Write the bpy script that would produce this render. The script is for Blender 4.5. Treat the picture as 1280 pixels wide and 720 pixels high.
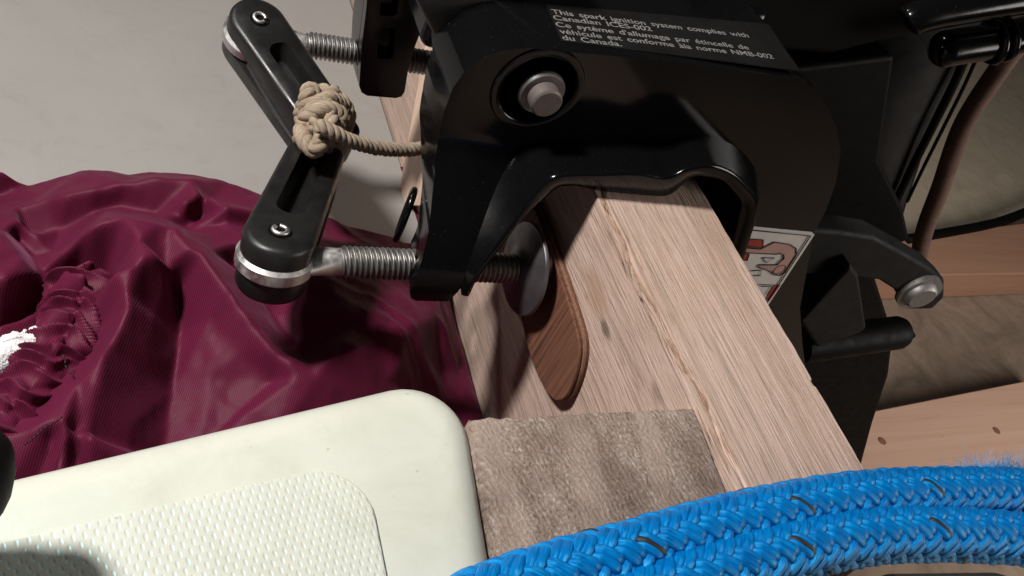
import bpy, bmesh, math, random
import numpy as np
from mathutils import Vector, Matrix, noise
from mathutils.geometry import tessellate_polygon
random.seed(7); rng = np.random.default_rng(7)
for o in list(bpy.data.objects): bpy.data.objects.remove(o)
S = bpy.context.scene; COL = S.collection

# ---------------------------------------------------------------- camera
F = 1127.0
ax_x = Vector((2180, 60, F)).normalized()
ax_y = Vector((-542, -1461, F)); ax_y = (ax_y - ax_x*ax_y.dot(ax_x)).normalized()
ax_z = ax_x.cross(ax_y)
R = Matrix((ax_x, ax_y, ax_z))                      # camera frame (x right, y down, z forward) -> world
CAM = -(R @ Vector((105/F, -115/F, 1))) * .335
cd = bpy.data.cameras.new('camera'); cam = bpy.data.objects.new('camera', cd); COL.objects.link(cam)
m3 = Matrix((R.col[0], -R.col[1], -R.col[2])).transposed()
cam.matrix_world = Matrix.Translation(CAM) @ m3.to_4x4()
cd.sensor_width = 36; cd.lens = F/1280*36; cd.clip_start = .005; cd.clip_end = 50
S.camera = cam

# ---------------------------------------------------------------- light
W = bpy.data.worlds.new('World'); S.world = W; W.use_nodes = True
W.node_tree.nodes['Background'].inputs[0].default_value = (1, .95, .92, 1)
W.node_tree.nodes['Background'].inputs[1].default_value = .022
def lamp(name, loc, target, size, power, col):
    l = bpy.data.lights.new(name, 'AREA'); l.shape = 'DISK'; l.size = size; l.energy = power; l.color = col
    o = bpy.data.objects.new(name, l); COL.objects.link(o); o.location = loc
    o.rotation_euler = (Vector(target)-Vector(loc)).to_track_quat('-Z', 'Y').to_euler()
    return o
lamp('work_lamp', (-.46, .07, .50), (-.02, -.02, -.05), .085, 7.4, (1, .95, .9))
lamp('ceiling_lamp', (-.62, .70, .74), (-.03, 0, 0), .07, 1.6, (1, .97, .94))
lamp('fill_lamp', (1.15, -.6, .35), (.7, .1, -.4), .7, 10.5, (1, .93, .86))
S.view_settings.view_transform = 'Standard'; S.view_settings.look = 'None'
S.view_settings.exposure = 0; S.view_settings.gamma = 1
S.render.engine = 'CYCLES'

# ---------------------------------------------------------------- helpers
def ray(px, py): return R @ Vector(((px-640)/F, (py-360)/F, 1))
def AT(px, py, axis, val):
    d = ray(px, py); return CAM + d*((val-CAM[axis])/d[axis])
def ATP(px, py, p, n):
    d = ray(px, py); p = Vector(p); n = Vector(n); return CAM + d*((p-CAM).dot(n)/d.dot(n))

def mesh(name, verts, faces, mat, parent=None, smooth=False, bevel=0, seg=2, uv=None, subsurf=0, angle=35):
    me = bpy.data.meshes.new(name); me.from_pydata([tuple(v) for v in verts], [], faces)
    bm = bmesh.new(); bm.from_mesh(me)
    bmesh.ops.recalc_face_normals(bm, faces=bm.faces); bm.to_mesh(me); bm.free()
    if uv is not None:
        l = me.uv_layers.new(name='UVMap')
        for lp in me.loops: l.data[lp.index].uv = uv[lp.vertex_index]
    me.materials.append(mat)
    o = bpy.data.objects.new(name, me); COL.objects.link(o)
    if parent: o.parent = parent
    if smooth:
        for p in me.polygons: p.use_smooth = True
    if bevel:
        b = o.modifiers.new('b', 'BEVEL'); b.width = bevel; b.segments = seg; b.limit_method = 'ANGLE'; b.angle_limit = math.radians(angle)
        b.harden_normals = False
        for p in me.polygons: p.use_smooth = True
        w = o.modifiers.new('w', 'WEIGHTED_NORMAL'); w.keep_sharp = False
    if subsurf:
        s = o.modifiers.new('s', 'SUBSURF'); s.levels = s.render_levels = subsurf
    return o
def tag(o, label=None, cat=None, group=None, kind=None):
    if label: o['label'] = label
    if cat: o['category'] = cat
    if group: o['group'] = group
    if kind: o['kind'] = kind
    return o
def thing(name, loc, label, cat, group=None):
    o = bpy.data.objects.new(name, None); COL.objects.link(o); o.empty_display_size = .01
    o['loc0'] = 0; del o['loc0']
    return tag(o, label, cat, group)     # geometry below it is written in world metres

def prism(name, poly, axis, a, b, mat, parent=None, bevel=0, seg=2, holes=(), yf=None):
    """polygon (list of 3D points) extruded along axis from a to b; yf(p)->offset of the front"""
    loops = [list(poly)] + [list(h) for h in holes]
    flat = [p for l in loops for p in l]
    ks = [k for k in range(3) if k != axis]
    tl = [[Vector((p[ks[0]], p[ks[1]], 0)) for p in l] for l in loops]
    tris = tessellate_polygon(tl)
    V = []; n = len(flat)
    for p in flat: v = Vector(p); v[axis] = a if yf is None else yf(v)[0]; V.append(v)
    for p in flat: v = Vector(p); v[axis] = b if yf is None else yf(v)[1]; V.append(v)
    Fs = [tuple(t) for t in tris] + [tuple(i+n for i in reversed(t)) for t in tris]
    off = 0
    for l in loops:
        k = len(l)
        for i in range(k): j = (i+1) % k; Fs.append((off+i, off+j, off+j+n, off+i+n))
        off += k
    me_o = mesh(name, V, Fs, mat, parent, bevel=bevel, seg=seg)
    bm = bmesh.new(); bm.from_mesh(me_o.data)
    bmesh.ops.dissolve_limit(bm, angle_limit=math.radians(.5), verts=bm.verts, edges=bm.edges) if yf is None and not holes else None
    bm.to_mesh(me_o.data); bm.free()
    return me_o
def box(name, lo, hi, mat, parent=None, bevel=0, seg=2):
    x0, y0, z0 = lo; x1, y1, z1 = hi
    V = [(x, y, z) for x in (x0, x1) for y in (y0, y1) for z in (z0, z1)]
    Fs = [(0,1,3,2),(4,6,7,5),(0,4,5,1),(2,3,7,6),(0,2,6,4),(1,5,7,3)]
    return mesh(name, V, Fs, mat, parent, bevel=bevel, seg=seg)
def smooth_path(pts, n):
    P = np.array([tuple(p) for p in pts], float)
    P = np.vstack([2*P[0]-P[1], P, 2*P[-1]-P[-2]]); out = []
    m = len(P)-3
    for t in np.linspace(0, m-1e-6, n):
        i = int(t); u = t-i; a, b, c, d = P[i:i+4]
        out.append(.5*((2*b)+(c-a)*u+(2*a-5*b+4*c-d)*u*u+(3*b-a-3*c+d)*u**3))
    return np.array(out)
def resample(P, n):
    s = np.r_[0, np.cumsum(np.linalg.norm(np.diff(P, axis=0), axis=1))]
    t = np.linspace(0, s[-1], n)
    return np.stack([np.interp(t, s, P[:, k]) for k in range(3)], 1), s[-1]
def frames(P, up=(0, 0, 1)):
    T = np.gradient(P, axis=0); T /= np.linalg.norm(T, axis=1)[:, None]
    u = np.array(up, float); N = []
    for t in T:
        u = u - t*u.dot(t); u /= np.linalg.norm(u); N.append(u.copy())
    N = np.array(N); return T, N, np.cross(T, N)
def tube_data(P, rad, seg=12, N=None, B=None, ell=1, cap=True):
    if N is None: _, N, B = frames(P)
    n = len(P); rad = np.broadcast_to(rad, (n,))
    a = np.linspace(0, 2*np.pi, seg, endpoint=False)
    V = (P[:, None] + rad[:, None, None]*(np.cos(a)[None, :, None]*N[:, None]*ell + np.sin(a)[None, :, None]*B[:, None])).reshape(-1, 3)
    Fs = [(i*seg+j, i*seg+(j+1) % seg, (i+1)*seg+(j+1) % seg, (i+1)*seg+j) for i in range(n-1) for j in range(seg)]
    if cap: Fs += [tuple(range(seg))[::-1], tuple(range((n-1)*seg, n*seg))]
    s = np.r_[0, np.cumsum(np.linalg.norm(np.diff(P, axis=0), axis=1))]
    uv = [(s[i], j/seg) for i in range(n) for j in range(seg)]
    return V, Fs, uv
def tube(name, P, rad, mat, parent=None, seg=12, **k):
    V, Fs, uv = tube_data(np.array([tuple(p) for p in P], float), rad, seg, **k)
    return mesh(name, V, Fs, mat, parent, smooth=True, uv=uv)
def join(parts):
    V = []; Fs = []; UV = []
    for v, f, u in parts:
        o = len(V); V += [tuple(p) for p in v]; Fs += [tuple(i+o for i in q) for q in f]; UV += list(u)
    return V, Fs, UV
def lathe(name, prof, origin, axis, mat, parent=None, seg=48, bevel=0):
    """prof: list of (along, radius)"""
    axis = Vector(axis).normalized(); u = axis.orthogonal().normalized(); w = axis.cross(u)
    V = []; n = len(prof)
    for a, r in prof:
        for j in range(seg):
            t = 2*math.pi*j/seg; V.append(Vector(origin)+axis*a+(u*math.cos(t)+w*math.sin(t))*max(r, 1e-5))
    Fs = [(i*seg+j, i*seg+(j+1) % seg, (i+1)*seg+(j+1) % seg, (i+1)*seg+j) for i in range(n-1) for j in range(seg)]
    Fs += [tuple(range(seg))[::-1], tuple(range((n-1)*seg, n*seg))]
    o = mesh(name, V, Fs, mat, parent, smooth=False, bevel=bevel)
    if not bevel:
        for p in o.data.polygons: p.use_smooth = True
        o.data.set_sharp_from_angle(angle=math.radians(40))
    return o
def thread(name, p0, p1, r, pitch, mat, parent):
    p0 = Vector(p0); p1 = Vector(p1); L = (p1-p0).length; ax = (p1-p0)/L
    u = ax.orthogonal().normalized(); w = ax.cross(u); seg = 36; nl = int(L/pitch*9); V = []
    for i in range(nl+1):
        s = L*i/nl
        for j in range(seg):
            t = 2*math.pi*j/seg; ph = (s/pitch - j/seg) % 1; tri = abs(2*ph-1)
            prof = min(1, max(0, (tri-.12)/.76)); rr = r-.0015*(1-prof)
            rr *= min(1, .86+.14*min(s, L-s)/.0015)
            V.append(p0+ax*s+(u*math.cos(t)+w*math.sin(t))*rr)
    Fs = [(i*seg+j, i*seg+(j+1) % seg, (i+1)*seg+(j+1) % seg, (i+1)*seg+j) for i in range(nl) for j in range(seg)]
    Fs += [tuple(range(seg))[::-1], tuple(range(nl*seg, (nl+1)*seg))]
    return mesh(name, V, Fs, mat, parent, smooth=True)

# ---------------------------------------------------------------- materials
class NT:
    def __init__(s, name):
        s.m = bpy.data.materials.new(name); s.m.use_nodes = True; s.t = s.m.node_tree; s.N = s.t.nodes; s.b = s.N['Principled BSDF']
    def n(s, t, **k):
        x = s.N.new(t)
        for a, v in k.items():
            if isinstance(a, str) and hasattr(x, a): setattr(x, a, v)
        return x
    def l(s, a, b): s.t.links.new(a, b)
    def coord(s, scale=(1,1,1), kind='Object', rot=(0,0,0)):
        c = s.n('ShaderNodeTexCoord'); m = s.n('ShaderNodeMapping'); m.inputs['Scale'].default_value = scale; m.inputs['Rotation'].default_value = rot
        s.l(c.outputs[kind], m.inputs[0]); return m.outputs[0]
    def noise(s, v, scale=5, detail=4, rough=.55, dist=0):
        x = s.n('ShaderNodeTexNoise'); x.inputs['Scale'].default_value = scale; x.inputs['Detail'].default_value = detail
        x.inputs['Roughness'].default_value = rough; x.inputs['Distortion'].default_value = dist; s.l(v, x.inputs['Vector']); return x.outputs['Fac']
    def ramp(s, f, stops):
        r = s.n('ShaderNodeValToRGB'); e = r.color_ramp.elements
        while len(e) < len(stops): e.new(.5)
        for i, (p, c) in enumerate(stops):
            e[i].position = p; e[i].color = (*c, 1) if not isinstance(c, (int, float)) else (c, c, c, 1)
        s.l(f, r.inputs[0]); return r.outputs[0]
    def mix(s, f, a, b, mode='MIX'):
        x = s.n('ShaderNodeMix'); x.data_type = 'RGBA'; x.blend_type = mode
        for v, i in ((f, 0), (a, 6), (b, 7)):
            if isinstance(v, (int, float)): x.inputs[i].default_value = v if i == 0 else (v, v, v, 1)
            elif isinstance(v, tuple): x.inputs[i].default_value = (*v, 1)
            else: s.l(v, x.inputs[i])
        return x.outputs[2]
    def math(s, op, a, b=0, c=0):
        x = s.n('ShaderNodeMath'); x.operation = op
        for i, v in enumerate((a, b, c)):
            if isinstance(v, (int, float)): x.inputs[i].default_value = v
            else: s.l(v, x.inputs[i])
        return x.outputs[0]
    def bump(s, h, strength=.3, dist=.001):
        b = s.n('ShaderNodeBump'); b.inputs['Strength'].default_value = strength; b.inputs['Distance'].default_value = dist
        s.l(h, b.inputs['Height'])
        if s.b.inputs['Normal'].is_linked: s.l(s.b.inputs['Normal'].links[0].from_socket, b.inputs['Normal'])
        s.l(b.outputs[0], s.b.inputs['Normal'])
    def set(s, **k):
        for a, v in k.items():
            i = s.b.inputs[a.replace('_', ' ')]
            if isinstance(v, (int, float)): i.default_value = v
            elif isinstance(v, tuple): i.default_value = (*v, 1)
            else: s.l(v, i)
        return s.m

def m_plain(name, col, rough=.5, metal=0, var=.25, scale=80, bump=.1, bd=.0003, **k):
    t = NT(name); v = t.coord(); f = t.noise(v, scale, 5)
    dark = tuple(c*(1-var) for c in col); lite = tuple(min(1, c*(1+var)) for c in col)
    t.set(Base_Color=t.ramp(f, [(.3, dark), (.7, lite)]), Metallic=metal,
          Roughness=t.ramp(t.noise(v, scale*2.3, 3), [(.3, max(0, rough-.08)), (.7, min(1, rough+.08))]), **k)
    if bump: t.bump(t.noise(v, scale*8, 3), bump, bd)
    return t.m
def m_black_gloss():
    t = NT('black_gloss_enamel'); v = t.coord()
    f = t.noise(v, 35, 5, .6); spk = t.noise(v, 1100, 2, .5)
    base = t.mix(t.ramp(spk, [(.69, 0), (.76, .8)]), (.0030, .0030, .0034), (.03, .028, .025))
    t.set(Base_Color=base, Roughness=t.ramp(f, [(.3, .1), (.75, .22)]), Specular_IOR_Level=.27)
    t.bump(t.noise(v, 160, 3), .08, .0004); return t.m
def m_black_satin(name='black_satin_plastic', c=.0085, r=.36, sp=.45):
    t = NT(name); v = t.coord(); f = t.noise(v, 60, 5, .6); fine = t.noise(v, 2600, 2)
    t.set(Base_Color=t.ramp(f, [(.3, (c*.8,)*3), (.75, (c*1.5, c*1.45, c*1.4))]), Roughness=t.ramp(t.noise(v, 130, 4), [(.3, r-.08), (.7, r+.12)]), Specular_IOR_Level=sp)
    t.bump(fine, .25, .0002); return t.m
def m_wood(name, light, mid, dark, along=(1, 0, 0), fib=420, str_=.5, orange=None, rough_fib=False):
    """grain stretched along Y for along=(0,1,0) etc."""
    t = NT(name); g = .03
    sc = tuple(g if a else 1 for a in along)
    v = t.coord(sc); v2 = t.coord(tuple(.08 if a else 1 for a in along)); vi = t.coord()
    n1 = t.noise(v, fib, 5, .65, .4); n2 = t.noise(v, fib*.16, 4, .6, .8); n3 = t.noise(v2, fib*2.4, 3, .7)
    c = t.ramp(n1, [(.28, dark), (.46, mid), (.66, light)])
    c = t.mix(t.ramp(n2, [(.35, 0), (.7, .75)]), c, t.mix(.5, mid, light) if True else c)
    pores = t.ramp(n3, [(.66, 0), (.74, 1)])
    c = t.mix(t.math('MULTIPLY', pores, .5), c, tuple(x*.75 for x in dark))
    pat = t.ramp(t.noise(t.coord(tuple(.35 if a else 1 for a in along)), 32, 4, .6), [(.5, 0), (.72, .55)])
    if orange: c = t.mix(pat, c, orange)
    if rough_fib:
        d1 = t.noise(t.coord(tuple(.05 if a else 1 for a in along)), 1300, 3, .6); d2 = t.noise(t.coord(tuple(.022 if a else 1 for a in along)), 330, 4, .7, .5)
        c = t.mix(t.ramp(d1, [(.56, 0), (.68, .62)]), c, (.20, .135, .105)); c = t.mix(t.ramp(d2, [(.50, 0), (.72, .6)]), c, (.24, .195, .15))
        c = t.mix(t.ramp(d2, [(.28, .55), (.45, 0)]), c, (.60, .47, .40)); t.bump(t.math('MULTIPLY', d1, -1), .5, .0006)
    t.set(Base_Color=c, Roughness=t.ramp(n1, [(.3, .8), (.7, .6)]), Specular_IOR_Level=.25)
    t.bump(n1, str_, .0009); t.bump(n3, str_*.6, .0003)
    return t.m
def m_endgrain():
    t = NT('weathered_end_grain'); v = t.coord()
    w = t.n('ShaderNodeTexWave'); w.wave_type = 'RINGS'; w.rings_direction = 'Z'
    mp = t.n('ShaderNodeMapping'); c = t.n('ShaderNodeTexCoord'); t.l(c.outputs['Object'], mp.inputs[0])
    mp.inputs['Location'].default_value = (.26, .17, 0)
    t.l(mp.outputs[0], w.inputs['Vector']); w.inputs['Scale'].default_value = 22; w.inputs['Distortion'].default_value = 7
    w.inputs['Detail'].default_value = 3; w.inputs['Detail Scale'].default_value = 1.2
    fine = t.noise(v, 900, 6, .8); mid = t.noise(t.coord((1, .45, 1)), 230, 4, .7); big = t.noise(v, 28, 3, .5)
    h = t.math('ADD', t.math('MULTIPLY', w.outputs['Fac'], .055), t.math('MULTIPLY', fine, .86))
    h = t.math('ADD', h, t.math('MULTIPLY', mid, .4))
    col = t.ramp(h, [(.47, (.11, .075, .06)), (.58, (.34, .255, .21)), (.72, (.52, .42, .36)), (.82, (.85, .76, .69))])
    w2 = t.n('ShaderNodeTexWave'); w2.bands_direction = 'X'; w2.inputs['Scale'].default_value = 13; w2.inputs['Distortion'].default_value = 3; w2.inputs['Detail'].default_value = 2
    t.l(t.coord(rot=(0, 0, .12)), w2.inputs['Vector']); fr = t.n('ShaderNodeTexWave'); fr.wave_type = 'RINGS'; fr.rings_direction = 'Z'
    t.l(mp.outputs[0], fr.inputs['Vector']); fr.inputs['Scale'].default_value = 190; fr.inputs['Distortion'].default_value = 9; fr.inputs['Detail'].default_value = 3
    col = t.mix(t.math('MULTIPLY', t.ramp(fr.outputs['Fac'], [(.5, 0), (.8, .45)]), t.ramp(big, [(.35, .25), (.6, 1)])), col, (.14, .095, .075))
    col = t.mix(t.ramp(w2.outputs['Fac'], [(.62, 0), (.9, .5)]), col, (.58, .46, .39))
    h = t.math('ADD', h, t.math('MULTIPLY', fr.outputs['Fac'], -.12))
    col = t.mix(t.ramp(big, [(.4, 0), (.65, .5)]), col, (.17, .12, .095), 'MIX')
    t.set(Base_Color=col, Roughness=.85, Specular_IOR_Level=.2)
    t.bump(h, 1, .0018); return t.m
def m_metal(name, col=(.5, .49, .47), rough=.33, dirt=(.12, .09, .06), amt=.25):
    t = NT(name); v = t.coord(); f = t.noise(v, 260, 5, .7)
    t.set(Base_Color=t.mix(t.ramp(f, [(.5, 0), (.75, amt*2)]), col, dirt), Metallic=t.ramp(f, [(.5, 1), (.8, .5)]),
          Roughness=t.ramp(f, [(.3, rough), (.75, rough+.25)]))
    t.bump(t.noise(v, 1500, 3), .12, .0002); return t.m
def m_cloth():
    t = NT('burgundy_nylon'); v = t.coord()
    f = t.noise(v, 30, 4)
    w = t.n('ShaderNodeTexWave'); w.bands_direction = 'X'; w.inputs['Scale'].default_value = 420; w.inputs['Distortion'].default_value = 1.2
    w.inputs['Detail'].default_value = 2
    t.l(t.coord(rot=(0, 0, .35)), w.inputs['Vector'])
    c = t.ramp(f, [(.3, (.052, .003, .015)), (.7, (.068, .004, .020))])
    c = t.mix(t.math('MULTIPLY', w.outputs['Fac'], .5), c, (.17, .018, .058))
    t.set(Base_Color=c, Roughness=.55, Specular_IOR_Level=.14, Sheen_Weight=.1, Sheen_Roughness=.4, Sheen_Tint=(.9, .35, .6))
    t.bump(w.outputs['Fac'], .12, .0004); t.bump(t.noise(v, 1600, 3), .12, .0003)
    t.bump(t.noise(t.coord((1, .5, 1)), 60, 4, .6, .6), .08, .002); return t.m
def m_cream(name='cream_polyethylene', nonskid=False):
    t = NT(name); v = t.coord()
    smud = t.noise(v, 45, 5, .65, .4)
    c = t.ramp(smud, [(.3, (.50, .515, .445)), (.55, (.56, .575, .505))])
    spots = t.ramp(t.noise(v, 420, 2, .4), [(.77, 0), (.8, 1)])
    c = t.mix(t.math('MULTIPLY', spots, .35), c, (.2, .19, .15))
    t.set(Base_Color=c, Roughness=.32, Specular_IOR_Level=.85, Specular_Tint=(.12, .72, 1))
    t.bump(t.noise(v, 900, 3), .15, .0002)
    if nonskid:
        sp = t.n('ShaderNodeSeparateXYZ'); t.l(t.coord(rot=(0, 0, -.2)), sp.inputs[0])
        P = .0022; Q = .0040
        def dots(ox, oy):
            a = t.math('ABSOLUTE', t.math('SUBTRACT', t.math('FRACT', t.math('ADD', t.math('DIVIDE', sp.outputs[0], P), ox)), .5))
            b = t.math('ABSOLUTE', t.math('SUBTRACT', t.math('FRACT', t.math('ADD', t.math('DIVIDE', sp.outputs[1], Q), oy)), .5))
            d = t.math('ADD', t.math('MULTIPLY', t.math('POWER', t.math('MULTIPLY', a, 5.0), 2), 1), t.math('POWER', t.math('MULTIPLY', b, 4.0), 2))
            return t.math('SUBTRACT', 1, t.math('MINIMUM', d, 1))
        h = t.math('MAXIMUM', dots(0, 0), dots(.5, .5))
        t.bump(t.math('MULTIPLY', h, -1), .38, .0004)
        c2 = t.mix(t.math('MULTIPLY', h, .09), c, (.42, .40, .33)); t.set(Base_Color=c2)
    return t.m
def m_rope():
    t = NT('blue_rope_fibre'); uv = t.n('ShaderNodeTexCoord'); mp = t.n('ShaderNodeMapping'); mp.inputs['Scale'].default_value = (110, 22, 1)
    mp.inputs['Rotation'].default_value = (0, 0, .0)
    t.l(uv.outputs['UV'], mp.inputs[0]); f = t.noise(mp.outputs[0], 1.6, 5, .6, .3); big = t.noise(t.coord(), 120, 3)
    c = t.ramp(f, [(.3, (0, .035, .20)), (.48, (.0, .135, .44)), (.74, (.0, .33, .74))])
    c = t.mix(t.ramp(big, [(.4, 0), (.7, .4)]), c, (.0, .14, .48))
    t.set(Base_Color=c, Roughness=.32, Specular_IOR_Level=.85, Specular_Tint=(.12, .72, 1))
    t.bump(f, .55, .0006); return t.m
def m_twine():
    t = NT('tan_twine_fibre'); uv = t.n('ShaderNodeTexCoord'); mp = t.n('ShaderNodeMapping'); mp.inputs['Scale'].default_value = (250, 12, 1)
    t.l(uv.outputs['UV'], mp.inputs[0]); f = t.noise(mp.outputs[0], 1.5, 4, .6)
    c = t.ramp(f, [(.3, (.17, .125, .09)), (.6, (.37, .295, .225)), (.8, (.5, .42, .335))])
    c = t.mix(t.ramp(t.noise(t.coord(), 90, 2), [(.4, 0), (.65, .6)]), c, (.2, .15, .1))
    t.set(Base_Color=c, Roughness=.75, Specular_IOR_Level=.3); t.bump(f, .5, .0005); return t.m
def m_floor():
    t = NT('grey_painted_sole'); v = t.coord(); a = t.noise(v, 9, 5, .6, .5); b = t.noise(v, 55, 5, .7, 1)
    c = t.ramp(a, [(.3, (.275, .263, .25)), (.7, (.305, .295, .283))])
    c = t.mix(t.ramp(b, [(.52, 0), (.8, .4)]), c, (.22, .19, .17))
    t.set(Base_Color=c, Roughness=.55, Specular_IOR_Level=.3); t.bump(t.noise(v, 500, 3), .12, .0003); return t.m
def m_ground(name, a, b, c, s=9):
    t = NT(name); v = t.coord(); f = t.noise(v, s, 6, .6, 1.2); g = t.noise(v, s*9, 4, .7)
    k = t.ramp(f, [(.3, a), (.52, b), (.75, c)]); k = t.mix(t.ramp(g, [(.5, 0), (.8, .5)]), k, a)
    t.set(Base_Color=k, Roughness=.85); t.bump(g, .3, .002); return t.m

BG = m_black_gloss(); BS = m_black_satin(); BM = m_black_satin('black_matte_casting', .003, .55, .08)
STEEL = m_metal('zinc_plated_steel', (.30, .295, .285), .38, (.10, .085, .06), .45)
CHROME = m_metal('bright_steel', (.60, .59, .58), .34, (.3, .28, .25), .12)
GREYB = m_metal('dull_grey_bolt', (.33, .32, .31), .5, (.12, .1, .09), .4)
TRW = m_wood('pale_transom_wood', (.56, .425, .36), (.455, .33, .275), (.30, .20, .157), (0, 1, 0), 900, .8, (.36, .235, .165), True)
PLY = m_wood('red_brown_ply_face', (.19, .085, .052), (.11, .046, .029), (.032, .014, .010), (0, 0, 1), 620, .9)
PLYE = m_wood('ply_edge', (.26, .15, .095), (.17, .09, .058), (.07, .035, .022), (0, 0, 1), 900, .5)
PALE = m_wood('pale_strip', (.72, .54, .43), (.62, .45, .35), (.5, .34, .25), (0, 0, 1), 200, .2)
LUM = m_wood('dim_lumber', (.72, .48, .37), (.66, .42, .31), (.55, .33, .24), (1, 0, 0), 60, .3)
TER = m_wood('orange_board', (.44, .25, .17), (.38, .205, .135), (.29, .15, .095), (1, 0, 0), 50, .3)
CREAM = m_cream(); SKID = m_cream('cream_nonskid', True)
CLOTH = m_cloth(); ROPE = m_rope(); TWINE = m_twine()
TRACER = m_plain('black_tracer_yarn', (.010, .010, .012), .6, var=.4, scale=900)
SPL = m_wood('splintered_orange_grain', (.40, .265, .19), (.29, .18, .125), (.14, .085, .055), (0, 1, 0), 900, .9)

def stain(m, p, rad, col, amt, yz=1.8):
    t = NT.__new__(NT); t.m = m; t.t = m.node_tree; t.N = t.t.nodes; t.b = t.N['Principled BSDF']
    c = t.n('ShaderNodeTexCoord'); mp = t.n('ShaderNodeMapping'); mp.vector_type = 'TEXTURE'; mp.inputs['Location'].default_value = p
    mp.inputs['Scale'].default_value = (rad, rad*yz, rad); t.l(c.outputs['Object'], mp.inputs[0])
    ln = t.n('ShaderNodeVectorMath'); ln.operation = 'LENGTH'; t.l(mp.outputs[0], ln.inputs[0])
    nz = t.noise(t.coord((1, .15, 1)), 700, 4, .7)
    f = t.math('ADD', ln.outputs['Value'], t.math('MULTIPLY', t.math('SUBTRACT', nz, .5), 1.6))
    f = t.ramp(f, [(.45, amt), (1.0, 0)])
    old = t.b.inputs['Base Color'].links[0].from_socket
    t.l(t.mix(f, old, col), t.b.inputs['Base Color'])
p = AT(745, 365, 0, 0); stain(TRW, (0, p.y, p.z), .0075, (.36, .22, .14), .5, 2)
p = AT(757, 412, 0, 0); stain(TRW, (0, p.y, p.z), .0026, (.10, .07, .055), .8, 2.2)
p = AT(822, 492, 0, 0); stain(TRW, (0, p.y, p.z), .0026, (.14, .10, .075), .5, 2.2)
p = AT(800, 400, 2, 0); stain(TRW, (p.x, p.y, 0), .0042, (.30, .15, .08), .5, 6)
# ---------------------------------------------------------------- structure
mesh('ground', [(-4,-3,-.56),(6,-3,-.56),(6,7,-.56),(-4,7,-.56)], [(0,1,2,3)],
     m_ground('dusty_brown_ground', (.15, .11, .08), (.27, .2, .15), (.36, .28, .21)))['kind'] = 'structure'
mesh('cockpit_sole', [(-1.2,-.6,-.133),(-.0016,-.6,-.133),(-.0016,1.6,-.133),(-1.2,1.6,-.133),
     (-1.2,-.6,-.139),(-.0016,-.6,-.139),(-.0016,1.6,-.139),(-1.2,1.6,-.139)],
     [(0,1,2,3),(4,7,6,5),(0,4,5,1),(1,5,6,2),(2,6,7,3),(3,7,4,0)], m_floor())['kind'] = 'structure'

# ---------------------------------------------------------------- transom beam
def transom():
    t = thing('transom_beam', (0,0,0), 'pale weathered timber transom beam that the black motor bracket is clamped over', 'beam')
    # cross-section with the split groove near its inboard corner; fine displaced top
    ys = np.r_[np.linspace(-.143, .06, 300), np.linspace(.065, .62, 20)]
    xs = np.r_[0, .0006, .0014, np.linspace(.0022, .0052, 9), np.linspace(.006, .0532, 60), .0541, .0545]
    V = []; nx = len(xs)
    def gro(y):   # groove centre line wanders a little
        return .0026 + .0010*math.sin(y*61+1.2)+.0006*math.sin(y*190)
    for y in ys:
        V.append((0, y, -.17))
        V.append((.0003*noise.noise((y*60, 3, 0)), y, -.02)); V.append((.0002*noise.noise((y*90, 5, 0)), y, -.0012))
        for x in xs:
            z = -.0007 if x in (0, .0545) else 0
            z += .00022*noise.noise((x*900, y*35, 0)) + .00012*noise.noise((x*2400, y*90, 4))
            d = abs(x-gro(y)); dep = .0030*(.15+.9*max(0, noise.noise((y*45, 0, 9))+.35))
            z -= dep*max(0, 1-d/.0009)
            xx = x
            if x > .0538 and abs(y+.0862) < .0016: xx -= .0022*(1-abs(y+.0862)/.0016)
            if x > .0538: xx += .00035*noise.noise((y*120, 7, 1))
            V.append((xx, y, z))
        V.append((.0545, y, -.0012)); V.append((.0545, y, -.17))
    k = nx+5
    Fs = [(i*k+j, i*k+j+1, (i+1)*k+j+1, (i+1)*k+j) for i in range(len(ys)-1) for j in range(k-1)]
    Fs += [(i*k+k-1, i*k, (i+1)*k, (i+1)*k+k-1) for i in range(len(ys)-1)]
    Fs += [tuple(range(k))[::-1], tuple((len(ys)-1)*k+j for j in range(k))]
    mesh('beam', V, Fs, TRW, t, smooth=True).data.set_sharp_from_angle(angle=math.radians(40))
    # raised splinters and torn orange fibres along the split
    P = []
    for i in range(75):
        y = random.uniform(-.125, .002); L = random.uniform(.005, .022); x = gro(y)+random.gauss(-.0002, .0016)
        pts = np.array([(x+(gro(y+s*L)-gro(y))+random.uniform(-1, 1)*.0001, y+s*L, -.0003+.0005*math.sin(math.pi*s)*random.random()) for s in np.linspace(0, 1, 5)])
        P.append(tube_data(pts, np.array([.1, .6, 1, .7, .1])*random.uniform(.00012, .00034), 5))
    v, f, u = join(P); mesh('splinter_line', v, f, SPL, t, smooth=True, uv=u)
    return t
transom()

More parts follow.
